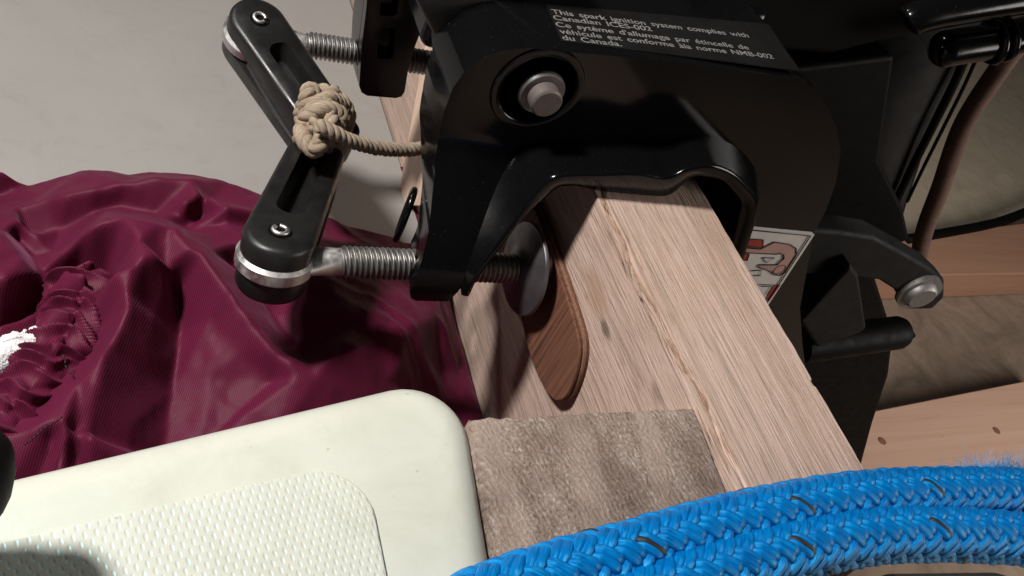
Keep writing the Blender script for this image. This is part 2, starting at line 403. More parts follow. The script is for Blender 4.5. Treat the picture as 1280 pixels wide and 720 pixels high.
# support post whose end grain faces up
def post():
    nx, ny = 90, 70; V = []; q = [AT(591, 517, 2, 0), AT(872, 504, 2, 0)]
    a = np.array(q[0][:2]); b = np.array(q[1][:2]); d = np.array([-.006, -.060])
    for j in range(ny):
        for i in range(nx):
            s, t = i/(nx-1), j/(ny-1); p = a+(b-a)*s+d*t
            p = p if s > 0 else p
            e = min(s*.076, (1-s)*.076, t*.060)
            rd = .0022; z = -.0012 - (rd-math.sqrt(max(0, rd*rd-(rd-min(e, rd))**2)))
            z += .0003*noise.fractal((p[0]*600, p[1]*600, 0), 1, 2, 4)+.0003*noise.noise((p[0]*70, p[1]*70, 3))
            jx = .0003*noise.noise((t*30, 0, s)); V.append((p[0]+jx, p[1]+.0005*noise.noise((s*22, 4, 1)), min(z, -.0003)))
    Fs = [(j*nx+i, j*nx+i+1, (j+1)*nx+i+1, (j+1)*nx+i) for j in range(ny-1) for i in range(nx-1)]
    rim = [i for i in range(nx)]+[j*nx+nx-1 for j in range(1, ny)]+[(ny-1)*nx+i for i in range(nx-2, -1, -1)]+[j*nx for j in range(ny-2, 0, -1)]
    o = len(V); V += [(V[i][0], V[i][1], -.1325) for i in rim]; n = len(rim)
    Fs += [(rim[i], o+i, o+(i+1) % n, rim[(i+1) % n]) for i in range(n)]+[tuple(range(o, o+n))]
    ob = mesh('timber_post', V, Fs, m_endgrain(), smooth=True)
    tag(ob, 'upright timber post showing rough brown end grain, between cream box and beam', 'post')
post()

# batten against the inboard face beyond the near bracket
tag(prism('strip', [AT(*p, 0, -.006) for p in [(541,0),(495,256),(620,262),(660,0)]], 0, -.006, -.0002, PALE, bevel=.0006),
    'pale pink batten seen through the gap left of the black bracket', 'strip')  # thin piece over the beam face, paler than the beam, one edge slanted

# plywood pad under the clamp disc
def pad():
    t = thing('plywood_pad', (0,0,0), 'red-brown oval plywood pad pinched between the steel clamp disc and the beam', 'pad')
    ctl = [(650,392),(660,436),(675,476),(690,498),(700,500),(709,492),(720,462),(723,428),(713,388),(692,325),(668,262),(645,222),(616,236),(604,290),(622,345)]
    P = [AT(*p, 0, -.0052) for p in ctl]; P = P+[P[0]]
    P = smooth_path(P, 90)[:-1]
    c = P.mean(0)
    prism('face_ply', [tuple(p) for p in P], 0, -.0052, -.0036, PLY, t, bevel=.0005)
    for k, (x0, x1, s, m) in enumerate([(-.0036, -.0030, .988, PLY), (-.0030, -.0015, 1.0, PLYE), (-.0015, -.0003, .992, PLY)]):
        Q = c+(P-c)*s
        prism('core_ply', [tuple(p) for p in Q], 0, x0, x1, m, t, bevel=.00025)
pad()

# ---------------------------------------------------------------- outboard motor
M = thing('outboard_motor', (0,0,0), 'glossy black outboard motor bracket and leg clamped over the timber beam', 'motor')
def yw(x, z):
    if x > .0: return .022
    t_ = min(1, max(0, (.006-z)/.048)); return .022-.036*t_*t_*(3-2*t_)
def ya(z):
    t_ = min(1, max(0, (.0-z)/.040)); return -.0145*t_*t_*(3-2*t_)
def fitp(px, py, fn):
    y = 0
    for _ in range(25):
        p = AT(px, py, 1, y); y = .5*y+.5*fn(p)
    p[1] = fn(p); return p
def bracket():
    A = [(580,370),(595,344),(643,278),(674,236),(702,219),(750,217),(800,216),(835,221),(858,211),(878,206),(897,207),(919,217),(936,234),(948,252),(944,280)]
    Wp = [(576,360),(588,322),(618,240),(648,192),(672,178),(728,175),(778,177),(815,180),(838,179),(858,172),(878,170),(905,176),(928,190),(945,214),(950,245)]
    Am = [fitp(*p, lambda q: ya(q.z)) for p in A]; Wm = [fitp(*p, lambda q: yw(q.x, q.z)) for p in Wp]
    def cr(L, n=5): return [Vector(p) for p in smooth_path(L, (len(L)-1)*n+1)]
    Am = cr(Am); Wm = cr(Wm)
    for L in (Am, Wm):
        last = L[-1]; L.append(last+Vector((.012, 0, -.03))); L.append(last+Vector((.036, 0, -.09)))
    # rim flange: outer surface A->W, thickness towards the opening
    n = len(Am); In = []
    for i in range(n):
        a, b = Am[max(0, i-1)], Am[min(n-1, i+1)]; d = (b-a); d.y = 0; d.normalize(); nn = Vector((d.z, 0, -d.x))
        th = .0035 if Am[i].z < -.004 else .0075
        if Am[i].x > .05: th = .006
        if i < 8: th *= .12+.11*i
        In.append(Am[i]+nn*th)
    for i in range(n):                      # clear of the timber underneath
        if -.002 < In[i].x < .0575 and In[i].z < .0008 and Am[i].z > -.004: In[i].z = .0008
        if Am[i].z > .009 and -.004 < Am[i].x < .03: In[i].z = .0008
    for L in (Am,):
        pass
    sm = list(In)
    for _ in range(4): sm = [sm[0]]+[(sm[i-1]+sm[i]*2+sm[i+1])/4 for i in range(1, n-1)]+[sm[-1]]
    In = sm
    rows = []
    for i in range(n):
        e = (Wm[i]-Am[i]); inner_back = In[i]+Vector((0, .034-In[i].y, 0))
        aw = Am[i]+e*.06; d = (In[i]-Am[i]).normalized()
        rows.append([Wm[i]+e*.15, Wm[i], Am[i]+e*.10, Am[i]+e*.03+d*.0002, Am[i]+d*.0008, Am[i]+d*.0018+Vector((0,-.0001,0)), In[i]-d*.0014+Vector((0,.0004,0)), In[i]-d*.0003+Vector((0,.0016,0)), In[i]+Vector((0,.004,0)), inner_back])
    V = [p for r in rows for p in r]; k = len(rows[0])
    Fs = [(i*k+j, i*k+j+1, (i+1)*k+j+1, (i+1)*k+j) for i in range(n-1) for j in range(k-1)] + [tuple(range(k))[::-1], tuple((n-1)*k+j for j in range(k))]
    mesh('jaw_rim', V, Fs, BG, M, smooth=True)
    # web
    outer = [(1000,385),(1017,292),(1033,262),(1045,228),(1051,190),(1046,160),(1034,132),(1019,111),(1000,98),(900,86),(800,73),(700,64),(660,60),(630,63),(604,72),(582,88),(566,110),(555,140),(549,170),(543,220),(536,289),(524,335),(512,366),(514,373),(520,376),(560,377)]
    Om = [fitp(*p, lambda q: yw(q.x, q.z)) for p in outer]
    lastW = Wm[-1]
    tail = [AT(1008,470,1,.022), AT(1003,430,1,.022)]
    inner = [Vector((p.x+.0, p.y, p.z)) for p in Wm]
    loop = [tuple(p) for p in inner] + [tuple(p) for p in tail] + [tuple(p) for p in Om]
    hc = AT(672,112,1,.022); hr = .0152
    hole = [(hc.x+hr*math.cos(t), .022, hc.z+hr*math.sin(t)) for t in np.linspace(0, 2*np.pi, 48, endpoint=False)]
    # grid-free solid: flat, then bent by cutting at several heights
    tl = [[Vector((p[0], p[2], 0)) for p in loop], [Vector((p[0], p[2], 0)) for p in hole]]
    tris = tessellate_polygon(tl); flat = loop+hole; N = len(flat)
    V = [(p[0], 0, p[2]) for p in flat]+[(p[0], 1, p[2]) for p in flat]
    Fs = [tuple(t) for t in tris]+[tuple(i+N for i in t[::-1]) for t in tris]
    off = 0
    for L in (loop, hole):
        kk = len(L)
        for i in range(kk): j = (i+1) % kk; Fs.append((off+i, off+j, off+j+N, off+i+N))
        off += kk
    me = bpy.data.meshes.new('side_plate'); me.from_pydata(V, [], Fs)
    bm = bmesh.new(); bm.from_mesh(me); bmesh.ops.recalc_face_normals(bm, faces=bm.faces)
    bmesh.ops.dissolve_limit(bm, angle_limit=.01, verts=bm.verts, edges=bm.edges)
    for z in [.03, .02, .012]+[.0062-.0018*i for i in range(28)]:
        bmesh.ops.bisect_plane(bm, geom=bm.verts[:]+bm.edges[:]+bm.faces[:], plane_co=(0, 0, z), plane_no=(0, 0, 1))
    bmesh.ops.bisect_plane(bm, geom=bm.verts[:]+bm.edges[:]+bm.faces[:], plane_co=(.0, 0, 0), plane_no=(1, 0, 0))
    for v in bm.verts:
        f = v.co.y < .5; x, z = v.co.x, v.co.z
        if f: v.co.y = yw(x, z)
        else:
            v.co.y = (yw(x, z)+.026 if x < 0 else .048) if z < .02 else .048+min(.027, (z-.02)*1.6)
            if z < -.005 and x < -.044: v.co.x += .0065*min(1, (-.005-z)/.03)
    bmesh.ops.triangulate(bm, faces=[f for f in bm.faces if len(f.verts) > 4])
    bm.to_mesh(me); bm.free(); me.materials.append(BG)
    o = bpy.data.objects.new('side_plate', me); COL.objects.link(o); o.parent = M
    b = o.modifiers.new('b', 'BEVEL'); b.width = .0022; b.segments = 3; b.limit_method = 'ANGLE'; b.angle_limit = math.radians(50)
    for p in me.polygons: p.use_smooth = True
    o.modifiers.new('w', 'WEIGHTED_NORMAL')
    # pivot recess, washer, nut and bolt end
    Y = (0, 1, 0)
    lathe('recess_cup', [(0, hr+.0002), (.0005, hr+.0013), (.018, hr+.0013), (.018, hr-.0005), (.015, hr-.0005), (.0018, hr-.0003), (0, hr-.0011), (-.0006, hr-.0002), (-.0006, hr+.0018), (0, hr+.0022)], (hc.x, .0215, hc.z), Y, BG, M)
    lathe('recess_floor', [(0, .0001), (0, hr+.0008), (.003, hr+.0008), (.003, .0001)], (hc.x, .036, hc.z), Y, BM, M)
    bc = Vector((hc.x+.0012, 0, hc.z-.0001))
    lathe('washer', [(0, .004), (0, .0112), (.0015, .0112), (.0015, .004)], (bc.x, .0342, bc.z), Y, GREYB, M)
    NUTM = m_plain('dull_nut', (.13, .12, .115), .45, .4, .2, 200)
    hexp = [(bc.x+.0104*math.cos(a), 0, bc.z+.0104*math.sin(a)) for a in np.arange(6)*math.pi/3+.35]
    nut = prism('hex_nut', hexp, 1, .0235, .0342, NUTM, M, bevel=.0009)
    lathe('nut_collar', [(0, .0056), (0, .0080), (.0008, .0086), (.0042, .0088)], (bc.x, .0195, bc.z), Y, NUTM, M)
    lathe('bolt_end', [(0, .0001), (0, .0050), (.0006, .0057), (.006, .0057), (.0065, .0064), (.016, .0064)], (bc.x, .0140, bc.z), Y, m_plain('dusty_bolt', (.12, .10, .095), .55, 0.3, .15, 200), M)
    # rope ring lug behind the arm
    rc = AT(499, 268, 1, .028)
    pts = [(rc.x+.003*math.sin(a), rc.y+.004*math.sin(a), rc.z+.0115*math.cos(a)) for a in np.linspace(0, 2*np.pi, 40, endpoint=False)]
    tube('rope_eye', [Vector((rc.x+.0005+.0035*math.sin(a)+.002, rc.y+.0078*math.sin(a), rc.z+.0115*math.cos(a))) for a in np.linspace(0, 2*np.pi, 41)], .0014, BG, M, 10, cap=False)
    return Om
OM = bracket()

# central block between the two clamp brackets, and the overhanging head
def body():
    box('swivel_block', (-.052, .0765, -.0), (.10, .118, .046), BG, M, .005, 4)
    box('gap_backing', (.0575, .037, -.10), (.105, .0765, .030), BM, M, .004, 3)  # black backing added to close the bright see-through gap behind the arch
    P = [AT(*p, 1, .05) for p in [(545,50),(552,58),(606,14),(640,-8),(700,-30),(700,-120),(470,-120),(508,-20)]]
    prism('steering_head', P, 1, .05, .16, m_black_satin('black_plastic_with_sheen', .045, .38), M, bevel=.003, seg=4)  # base grey lifted to stand in for reflections on the glossy black
    # far bracket arm
    pts = [(461,-30),(458,10),(452,60),(449,108),(452,116),(459,120),(495,123),(502,121),(506,115),(510,90),(519,58),(530,30),(560,-30)]
    P = [AT(*p, 1, .119) for p in pts]
    hs = [[AT(x, y, 1, .119) for x, y in ((a+3,b),(c_-4,b+1),(c_-1,b+4),(c_-4,e-3),(c_-7,e),(a,e-2),(a-3,e-5),(a,b+3))] for a, b, c_, e in ((474,34,496,76),(478,-12,500,22))]
    for L_ in (P,):
        prism('far_clamp_face', L_, 1, .119, .1245, BG, M, bevel=.0009, seg=2, holes=hs)
        c = sum(P, Vector())/len(P)
        prism('far_clamp_arm', [c+(p-c)*.997 for p in P], 1, .1245, .143, BG, M, bevel=.001, seg=2)
body()

# clamp screws with folding levers
def lever_geom(P, n, l, L, parent, r=.0122, half=.0116, rt=.0112):
    """body with a long pocket in its top face; P centre of the pivot, l along, n out of the top"""
    w = n.cross(l); K = 44
    def loop(rr, rt_, L_, o=0):
        pts = []
        for i in range(K//2): a = math.pi/2+math.pi*i/(K//2-1); pts.append((rr*math.cos(a)+o, rr*math.sin(a)))
        q = K//2
        for i in range(q):
            a = -math.pi/2+math.pi*i/(q-1); c_, s_ = math.cos(a), math.sin(a)
            c_ = abs(c_)**.55*(1 if c_ >= 0 else -1); s_ = abs(s_)**.55*(1 if s_ >= 0 else -1)
            pts.append((L_+rt_*.6*c_+o, rt_*s_))
        return pts
    def W3(pt, h): return P+l*pt[0]+w*pt[1]+n*h
    out = loop(r, rt, L-rt*.6); V = []; Fs = []
    sc = lambda pts, s: [((p[0]-L/2)*(1-s/(L/2+r))+L/2, p[1]*(1-s/r)) for p in pts]
    def fork(pts):
        o_ = []
        for p, q in zip(pts, sc(pts, .0035)):
            t_ = min(1, max(0, (p[0]-.006)/.006)); o_.append((q[0]*(1-t_)+p[0]*t_, q[1]*(1-t_)+p[1]*t_))
        return o_
    def ring(pts, h): 
        o = len(V); V.extend(W3(p, h) for p in pts); return o
    # slot loop
    s0, s1, sr = .018, L-.010, .0048
    slot = []
    for i in range(K//2): a = math.pi/2+math.pi*i/(K//2-1); slot.append((s0+sr*math.cos(a), sr*math.sin(a)))
    for i in range(K//2): a = -math.pi/2+math.pi*i/(K//2-1); slot.append((s1+sr*.6*math.cos(a), sr*.9*math.sin(a)))
    seq = [ring(sc(out, .0022), -half), ring(sc(out, .0006), -half+.0007), ring(out, -half+.0022), ring(out, -.0036), ring(fork(out), -.0034), ring(fork(out), .0034), ring(out, .0036),
           ring(out, half-.0022), ring(sc(out, .0006), half-.0007), ring(sc(out, .0022), half), ring([(s[0], s[1]*1.12) for s in slot], half),
           ring(slot, half-.0008), ring([(s0+(s[0]-s0)*.93+.003, s[1]*.62) for s in slot], half-.0078)]
    for a, b in zip(seq, seq[1:]):
        for i in range(K): j = (i+1) % K; Fs.append((a+i, a+j, b+j, b+i))
    Fs.append(tuple(seq[0]+i for i in range(K))[::-1]); Fs.append(tuple(seq[-1]+i for i in range(K)))
    o = mesh('folding_lever', V, Fs, BS, parent, smooth=True); o.data.set_sharp_from_angle(angle=math.radians(48))
    # spring pin in a countersunk hole
    T = P+n*half
    lathe('pin_well', [(.0002, .0001), (.0002, .0034), (.0005, .0039), (-.0003, .0042)], T, n, BM, o, 32)
    a0 = 1.0
    pts = [T+n*.0007+(l*math.cos(a)+w*math.sin(a))*.0024 for a in np.linspace(a0, a0+5.6, 40)]
    tube('spring_pin', pts, .00085, CHROME, o, 10)
    return o
def clamp_screw(ax0, y, n, l, L, disc):
    z = -.0415
    e = bpy.data.objects.new('clamp_screw', None); COL.objects.link(e); e.parent = M; e.empty_display_size = .01
    P = Vector((ax0, y, z)); n = Vector(n).normalized(); l = Vector(l); l = (l-n*l.dot(n)).normalized()
    xs = ax0+.0205
    thread('threaded_rod', (xs+.002, y, z), (-.0150, y, z), .0060, .00205, STEEL, M)
    # flattened eye: a disc whose axis is n, and neck blending to the rod
    lathe('screw_eye', [(-.0033, .0001), (-.0033, .0122), (-.0020, .0134), (.0020, .0134), (.0033, .0122), (.0033, .0001)], P, n, CHROME, M, 64)
    V = []; K = 28; rows = 10; side = n.cross(Vector((1, 0, 0))).normalized()
    for i in range(rows):
        s = i/(rows-1); x = .009+s*.0145
        a = .0032+(.0049-.0032)*min(1, s*1.5); b = .0085+(.0050-.0085)*min(1, s*1.25)
        c = P+Vector((x, 0, 0))
        for j in range(K):
            t = 2*math.pi*j/K; V.append(c+n*a*math.sin(t)+side*b*math.cos(t))
    Fs = [(i*K+j, i*K+(j+1) % K, (i+1)*K+(j+1) % K, (i+1)*K+j) for i in range(rows-1) for j in range(K)]+[tuple(range(K))[::-1], tuple(range((rows-1)*K, rows*K))]
    mesh('screw_neck', V, Fs, CHROME, M, smooth=True)
    lever_geom(P, n, l, L, M)
    if disc:
        x0 = -.0120
        lathe('swivel_disc', [(.0066, .0001), (.0066, .010), (.003, .0105), (.0004, .0178), (-.0002, .0188), (-.0009, .0188), (-.0015, .0184), (-.0018, .0172), (-.0024, .0160), (-.0036, .0105), (-.0046, .0078), (-.0056, .0066), (-.0056, .0001)], (x0, y, z+.0002), (1, 0, 0), m_plain('dark_steel_disc', (.15, .14, .15), .42, .8, .12, 60, .03), M, 72)
        b = AT(664, 357, 0, -.0136)
        lathe('blue_paint_dot', [(0, .0001), (0, .0016), (-.0003, .0012), (-.0003, .0001)], (-.0137, b.y, b.z), (1, 0, 0), m_plain('blue_paint', (.0, .08, .45), .5), M, 12)
    bpy.data.objects.remove(e)
clamp_screw(-.1106, 0, (0, .2, .98), (.376, .908, -.185), .0725, True)
clamp_screw(-.1028, .131, (0, -.25, .97), (.46, -.86, -.222), .066, True)

# printed notice label on the top face
def notice():
    p0 = Vector((-.0541, .03, .0423)); tn = Vector((-.072, 0, 1)).normalized(); p1 = p0+tn*.00025
    q = [ATP(*p, p1, tn) for p in [(682,5),(702,51),(1000,88),(960,30)]]
    V = q+[p-tn*.0004 for p in q]
    lab = mesh('notice_label', V, [(0,1,2,3),(7,6,5,4),(0,4,5,1),(1,5,6,2),(2,6,7,3),(3,7,4,0)], m_black_satin('label_film', .008, .25), M)
    ink = m_plain('grey_ink', (.17, .167, .163), .6, var=.35, scale=700, bump=0)
    lines = [("This spark ignition system complies with", (691,17), (937,47)), ("Canadian ICES-002", (693,24.5), (816,39)),
             ("Ce sytème d'allumage par étincelle de", (696,33), (937,62)), ("véhicule est conforme àla norme NMB-002", (700.5,41.5), (968,73.5)), ("du Canada.", (704,49.5), (778,58))]
    dg = bpy.context.evaluated_depsgraph_get()
    for txt, a, b in lines:
        A = ATP(*a, p1+tn*.00012, tn); B = ATP(*b, p1+tn*.00012, tn)
        cu = bpy.data.curves.new('t', 'FONT'); cu.body = txt; cu.size = 1; cu.space_word = 1.5; cu.offset = .012
        to = bpy.data.objects.new('t', cu); COL.objects.link(to); bpy.context.view_layer.update()
        me = bpy.data.meshes.new_from_object(to.evaluated_get(bpy.context.evaluated_depsgraph_get()))
        bpy.data.objects.remove(to)
        xs = [v.co.x for v in me.vertices]; w = max(xs)-min(xs)
        ex = (B-A); sx = ex.length/w; ex.normalize(); ey = tn.cross(ex); sy = .0041
        for v in me.vertices: v.co = A+ex*((v.co.x-min(xs))*sx)+ey*(v.co.y*sy)
        me.materials.clear(); me.materials.append(ink)
        o = bpy.data.objects.new('lettering', me); COL.objects.link(o); o.parent = lab
notice()

# warning sticker with its pictogram
def sticker():
    def flat(name, px, d, mat, par): 
        y = .022-d; P = [AT(*p, 1, y) for p in px]; n = len(P)
        return prism(name, P, 1, y, y+.00018, mat, par)
    WH = m_plain('sticker_white', (.7, .67, .64), .5, bump=0, var=.08); BK = m_plain('sticker_black', (.012, .012, .012), .5, bump=0)
    RD = m_plain('sticker_red', (.36, .04, .03), .5, bump=0, var=.1); PK = m_plain('sticker_pink', (.50, .30, .26), .5, bump=0, var=.08)
    def c(x, y): return (900+x*140/720, 260+y*140/720)
    st = flat('warning_sticker', [c(200,118),c(590,155),c(608,172),c(300,640),c(60,640),c(60,330)], .0004, WH, M)
    def line(pts, w, d=.0009, mat=BK, name='pictogram_line'):
        P = [AT(*c(*p), 1, .022-d) for p in pts]
        tube(name, P, w, mat, st, 6)
    line([(150,137),(582,180),(300,612)], .00030)
    flat('pictogram_bracket', [c(*p) for p in [(110,250),(260,265),(350,220),(450,235),(495,270),(480,320),(420,420),(380,435),(330,400),(245,380),(255,368),(370,365),(415,320),(405,297),(300,300),(200,292),(120,280)]], .0007, PK, st)
    flat('pictogram_knob', [c(*p) for p in [(150,245),(180,235),(190,200),(280,205),(275,258)]], .0007, RD, st)
    flat('pictogram_panel', [c(*p) for p in [(350,495),(388,497),(315,600),(295,585)]], .0007, RD, st)
    line([(110,250),(260,265),(350,220),(450,235),(490,260),(492,300),(420,410),(385,435),(350,430),(320,405),(245,380),(250,366),(370,366),(385,345),(412,325),(410,300),(385,292),(360,298),(200,290),(110,283)], .00032)
    line([(150,245),(180,235),(190,200),(280,205),(277,258),(150,245)], .00022)
    line([(275,320),(350,322),(298,352),(275,320)], .00022)
    line([(250,494),(388,497)], .00022); line([(265,505),(335,505),(300,560)], .0002)
    flat('pictogram_bolt', [c(*p) for p in [(150,295),(190,297),(175,340),(150,335)]], .0007, RD, st)
    line([(200,405),(265,400),(260,435),(215,435)], .00025); line([(150,295),(190,297),(175,340),(150,335)], .0002)
    cc = AT(*c(382,396), 1, .0213); 
    tube('pictogram_line', [cc+Vector((.0032*math.cos(a), 0, .0034*math.sin(a))) for a in np.linspace(0, 2*np.pi, 24)], .00022, BK, st, 6, cap=False)
sticker()

# leg, tilt arm, cowling side, hoses behind the bracket
def leg():
    DG = m_black_satin('dark_grey_casting', .012, .6, .15)
    y = .05
    def pr(name, px, y0, y1, mat, bev=.002): return prism(name, [AT(*p, 1, y0) for p in px], 1, y0, y1, mat, M, bevel=bev, seg=3)
    pr('upper_casting', [(1040,70),(1160,40),(1290,-10),(1290,-60),(900,-60),(900,60)], .085, .15, BM, .004)
    pr('swivel_casting', [(960,90),(1120,70),(1100,200),(1130,262),(1138,300),(1125,306),(1090,298),(1000,300),(960,300)], .085, .15, BM, .003)
    pr('drive_leg', [(930,250),(1080,300),(1118,420),(1112,470),(1092,530),(1070,610),(960,760),(900,600)], .10, .16, BM, .004)
    a = pr('tilt_arm', [(990,286),(1050,290),(1095,297),(1130,316),(1165,336),(1182,352),(1182,372),(1165,388),(1135,388),(1122,366),(1100,352),(1050,345),(990,345)], .05, .066, DG, .003)
    b = AT(1150,368,1,.046)
    lathe('tilt_bolt', [(-.004, .0001), (-.004, .0085), (-.0025, .010), (0, .0105), (.0, .0145), (.004, .0145)], b, (.1, 1, .05), GREYB, M)
    pr('trim_wedge', [(1000,402),(1064,332),(1074,345),(1084,410),(1078,416),(1022,436)], .04, .06, DG, .003)
    p0, p1 = AT(1000,432,1,.05), AT(1128,415,1,.05)
    lathe('thrust_rod', [(0, .0001), (0, .012), ((p1-p0).length-.004, .0115), ((p1-p0).length, .0100), ((p1-p0).length, .0001)], p0, p1-p0, BM, M)
    k0, k1 = AT(1126,418,1,.05), AT(1136,411,1,.05)
    lathe('rod_cap', [(0, .0001), (0, .0075), ((k1-k0).length, .0068), ((k1-k0).length, .0001)], k0, k1-k0, DG, M)
    # cowling side: curved shell with two grooves
    R1 = [(1262,60),(1237,84),(1194,158),(1167,234),(1149,284),(1136,330)]
    L1 = [(1135,60),(1108,84),(1070,158),(1050,234),(1035,284),(1020,330)]
    Rp = smooth_path([AT(*p, 1, .135) for p in R1], 40); Lp = smooth_path([AT(*p, 1, .135) for p in L1], 40)
    V = []; ks = np.linspace(0, 1, 26)
    for i in range(40):
        a, c = Lp[i], Rp[i]
        for s in ks:
            p = a+(c-a)*s; bulge = .02*math.sin(math.pi*min(1, s*1.02))**.7
            V.append((p[0], p[1]-bulge+.02, p[2]))
        V.append((c[0], .22, c[2])); V.append((a[0], .22, a[2]))
    k = 28
    Fs = [(i*k+j, i*k+(j+1) % k, (i+1)*k+(j+1) % k, (i+1)*k+j) for i in range(39) for j in range(k)]+[tuple(range(k))[::-1], tuple(39*k+j for j in range(k))]
    mesh('cowling_side', V, Fs, m_black_satin('grey_cowling', .02, .5, .2), M, smooth=True)
    for off, w in ((0, .0028), (14, .0012)):
        P = [AT(x+off, y_, 1, .132) for x, y_ in [(1208,70),(1190,110),(1165,160),(1140,210),(1120,252)]]
        tube('cowling_seam', smooth_path(P, 30), w, BM, M, 8)
    P = [AT(*p, 1, .137) for p in [(1275,52),(1252,82),(1204,157),(1176,234),(1157,284),(1146,330)]]
    tube('brown_trim_hose', smooth_path(P, 50), .0066, m_plain('brown_rubber_trim', (.13, .068, .05), .7), M, 14)
    for pts, r in (([(1132,30),(1150,20),(1200,10),(1300,-6)], .0075), ([(1166,64),(1200,58),(1250,50),(1310,36)], .0085)):
        P = smooth_path([AT(*p, 1, .06) for p in pts], 30)
        rr = np.ones(30)*r; rr[:5] *= np.array([.3, .7, .86, .95, 1]); tube('control_hose', P, rr, BG, M, 16)
    for px in ((1240,52),):
        c = AT(*px, 1, .06); d = (AT(1260,47,1,.06)-c).normalized()
        for s in (0, .006):
            u = d.orthogonal().normalized(); w = d.cross(u)
            tube('hose_clip', [c+d*s+(u*math.cos(a)+w*math.sin(a))*.0095 for a in np.linspace(0, 2*np.pi, 33)], .0016, BG, M, 8, cap=False)
leg()

# ---------------------------------------------------------------- twine
def twist(P, R_, r, pitch, name, parent, mat, nst=3, per=110):
    P = np.array([tuple(p) for p in P]); P = smooth_path(P, 300); L = np.linalg.norm(np.diff(P, axis=0), axis=1).sum()
    P, L = resample(P, max(24, int(L/pitch*14))); T, N, B = frames(P, (.1, .2, .9)); s = np.linspace(0, L, len(P)); parts = []
    for k in range(nst):
        a = 2*np.pi*(s/pitch+k/nst); Q = P+R_*(np.cos(a)[:, None]*N+np.sin(a)[:, None]*B)
        parts.append(tube_data(Q, r*(1+.08*np.sin(s*900+k)), 9))
    v, f, u = join(parts); return mesh(name, v, f, mat, parent, smooth=True, uv=u)
def twine():
    t = thing('twine_lashing', (0,0,0), 'tan twisted twine knotted round the tips of both black levers', 'twine')
    G = lambda px, py, z: AT(px, py, 2, z)
    tp = .0092; R_, r = .0013, .0015
    # line running off behind the bracket arm
    twist([G(398,156,-.018), G(412,163,-.019), G(440,177,-.024), G(470,185,-.029), G(500,187,-.033), G(525,186,-.036), G(560,180,-.04)], .0014, .0016, .0085, 'twine_tail', t, TWINE)
    # wraps: loops over the far lever tip
    def wrap(cx, cy, z, ax, ay, az, rot, a0, a1, name='twine_wrap', lift=0):
        c = G(cx, cy, z); pts = []
        u = Vector((math.cos(rot), math.sin(rot), 0)); w = Vector((0, 0, 1))
        v = Vector((-math.sin(rot), math.cos(rot), 0))
        for a in np.linspace(a0, a1, 16):
            pts.append(c+u*ax*math.cos(a)+w*az*math.sin(a)+v*ay*math.sin(a*1.0+lift))
        twist(pts, R_*1.25, r*1.25, tp, name, t, TWINE)
    wrap(402,144,-.041, .0080, .003, .0098, -.3, -.4, 3.6)
    wrap(411,150,-.041, .0078, .002, .0098, -.1, -.4, 3.6)
    wrap(400,160,-.041, .0078, .003, .0105, .25, -.4, 3.5)
    wrap(397,168,-.040, .0040, .010, .0150, .5, -.4, 3.6)
    wrap(392,176,-.040, .0048, .0065, .0130, -.2, -.2, 3.3)
    # knot turns on top
    z = -.029
    twist([G(380,160,z-.004), G(384,147,z+.002), G(398,138,z+.005), G(412,136,z+.005), G(424,142,z+.003), G(421,155,z), G(404,160,z+.002), G(388,156,z+.003)], R_*1.25, r*1.25, tp, 'knot_turn', t, TWINE)
    twist([G(386,150,z), G(392,133,z+.002), G(404,126,z+.003), G(416,125,z+.002), G(426,134,z-.002), G(428,150,z-.006)], R_*1.25, r*1.25, tp, 'knot_turn', t, TWINE)
    twist([G(377,162,z-.004), G(381,176,z+.001), G(390,187,z+.001), G(398,182,z+.003), G(403,168,z+.004), G(398,156,z+.006)], R_*1.25, r*1.25, tp, 'knot_turn', t, TWINE)
    twist([G(396,186,z-.001), G(404,177,z-.001), G(410,166,z-.001), G(414,152,z+.003), G(408,128,z+.003), G(418,116,z-.002)], R_*1.2, r*1.2, tp, 'knot_turn', t, TWINE)
    fz = []
    for i in range(90):
        p = G(random.uniform(378, 432), random.uniform(120, 188), z+random.uniform(0, .006)); d = Vector((random.gauss(0, 1), random.gauss(0, 1), random.gauss(.4, .6)))*.0018
        q = [p, p+d*.5+Vector((0, 0, .0004)), p+d]; fz.append(tube_data(np.array([tuple(a) for a in q]), .00006, 3))
    v, f, u = join(fz); o = mesh('loose_fibres', v, f, TWINE, t, uv=u); o['kind'] = 'stuff'
twine()

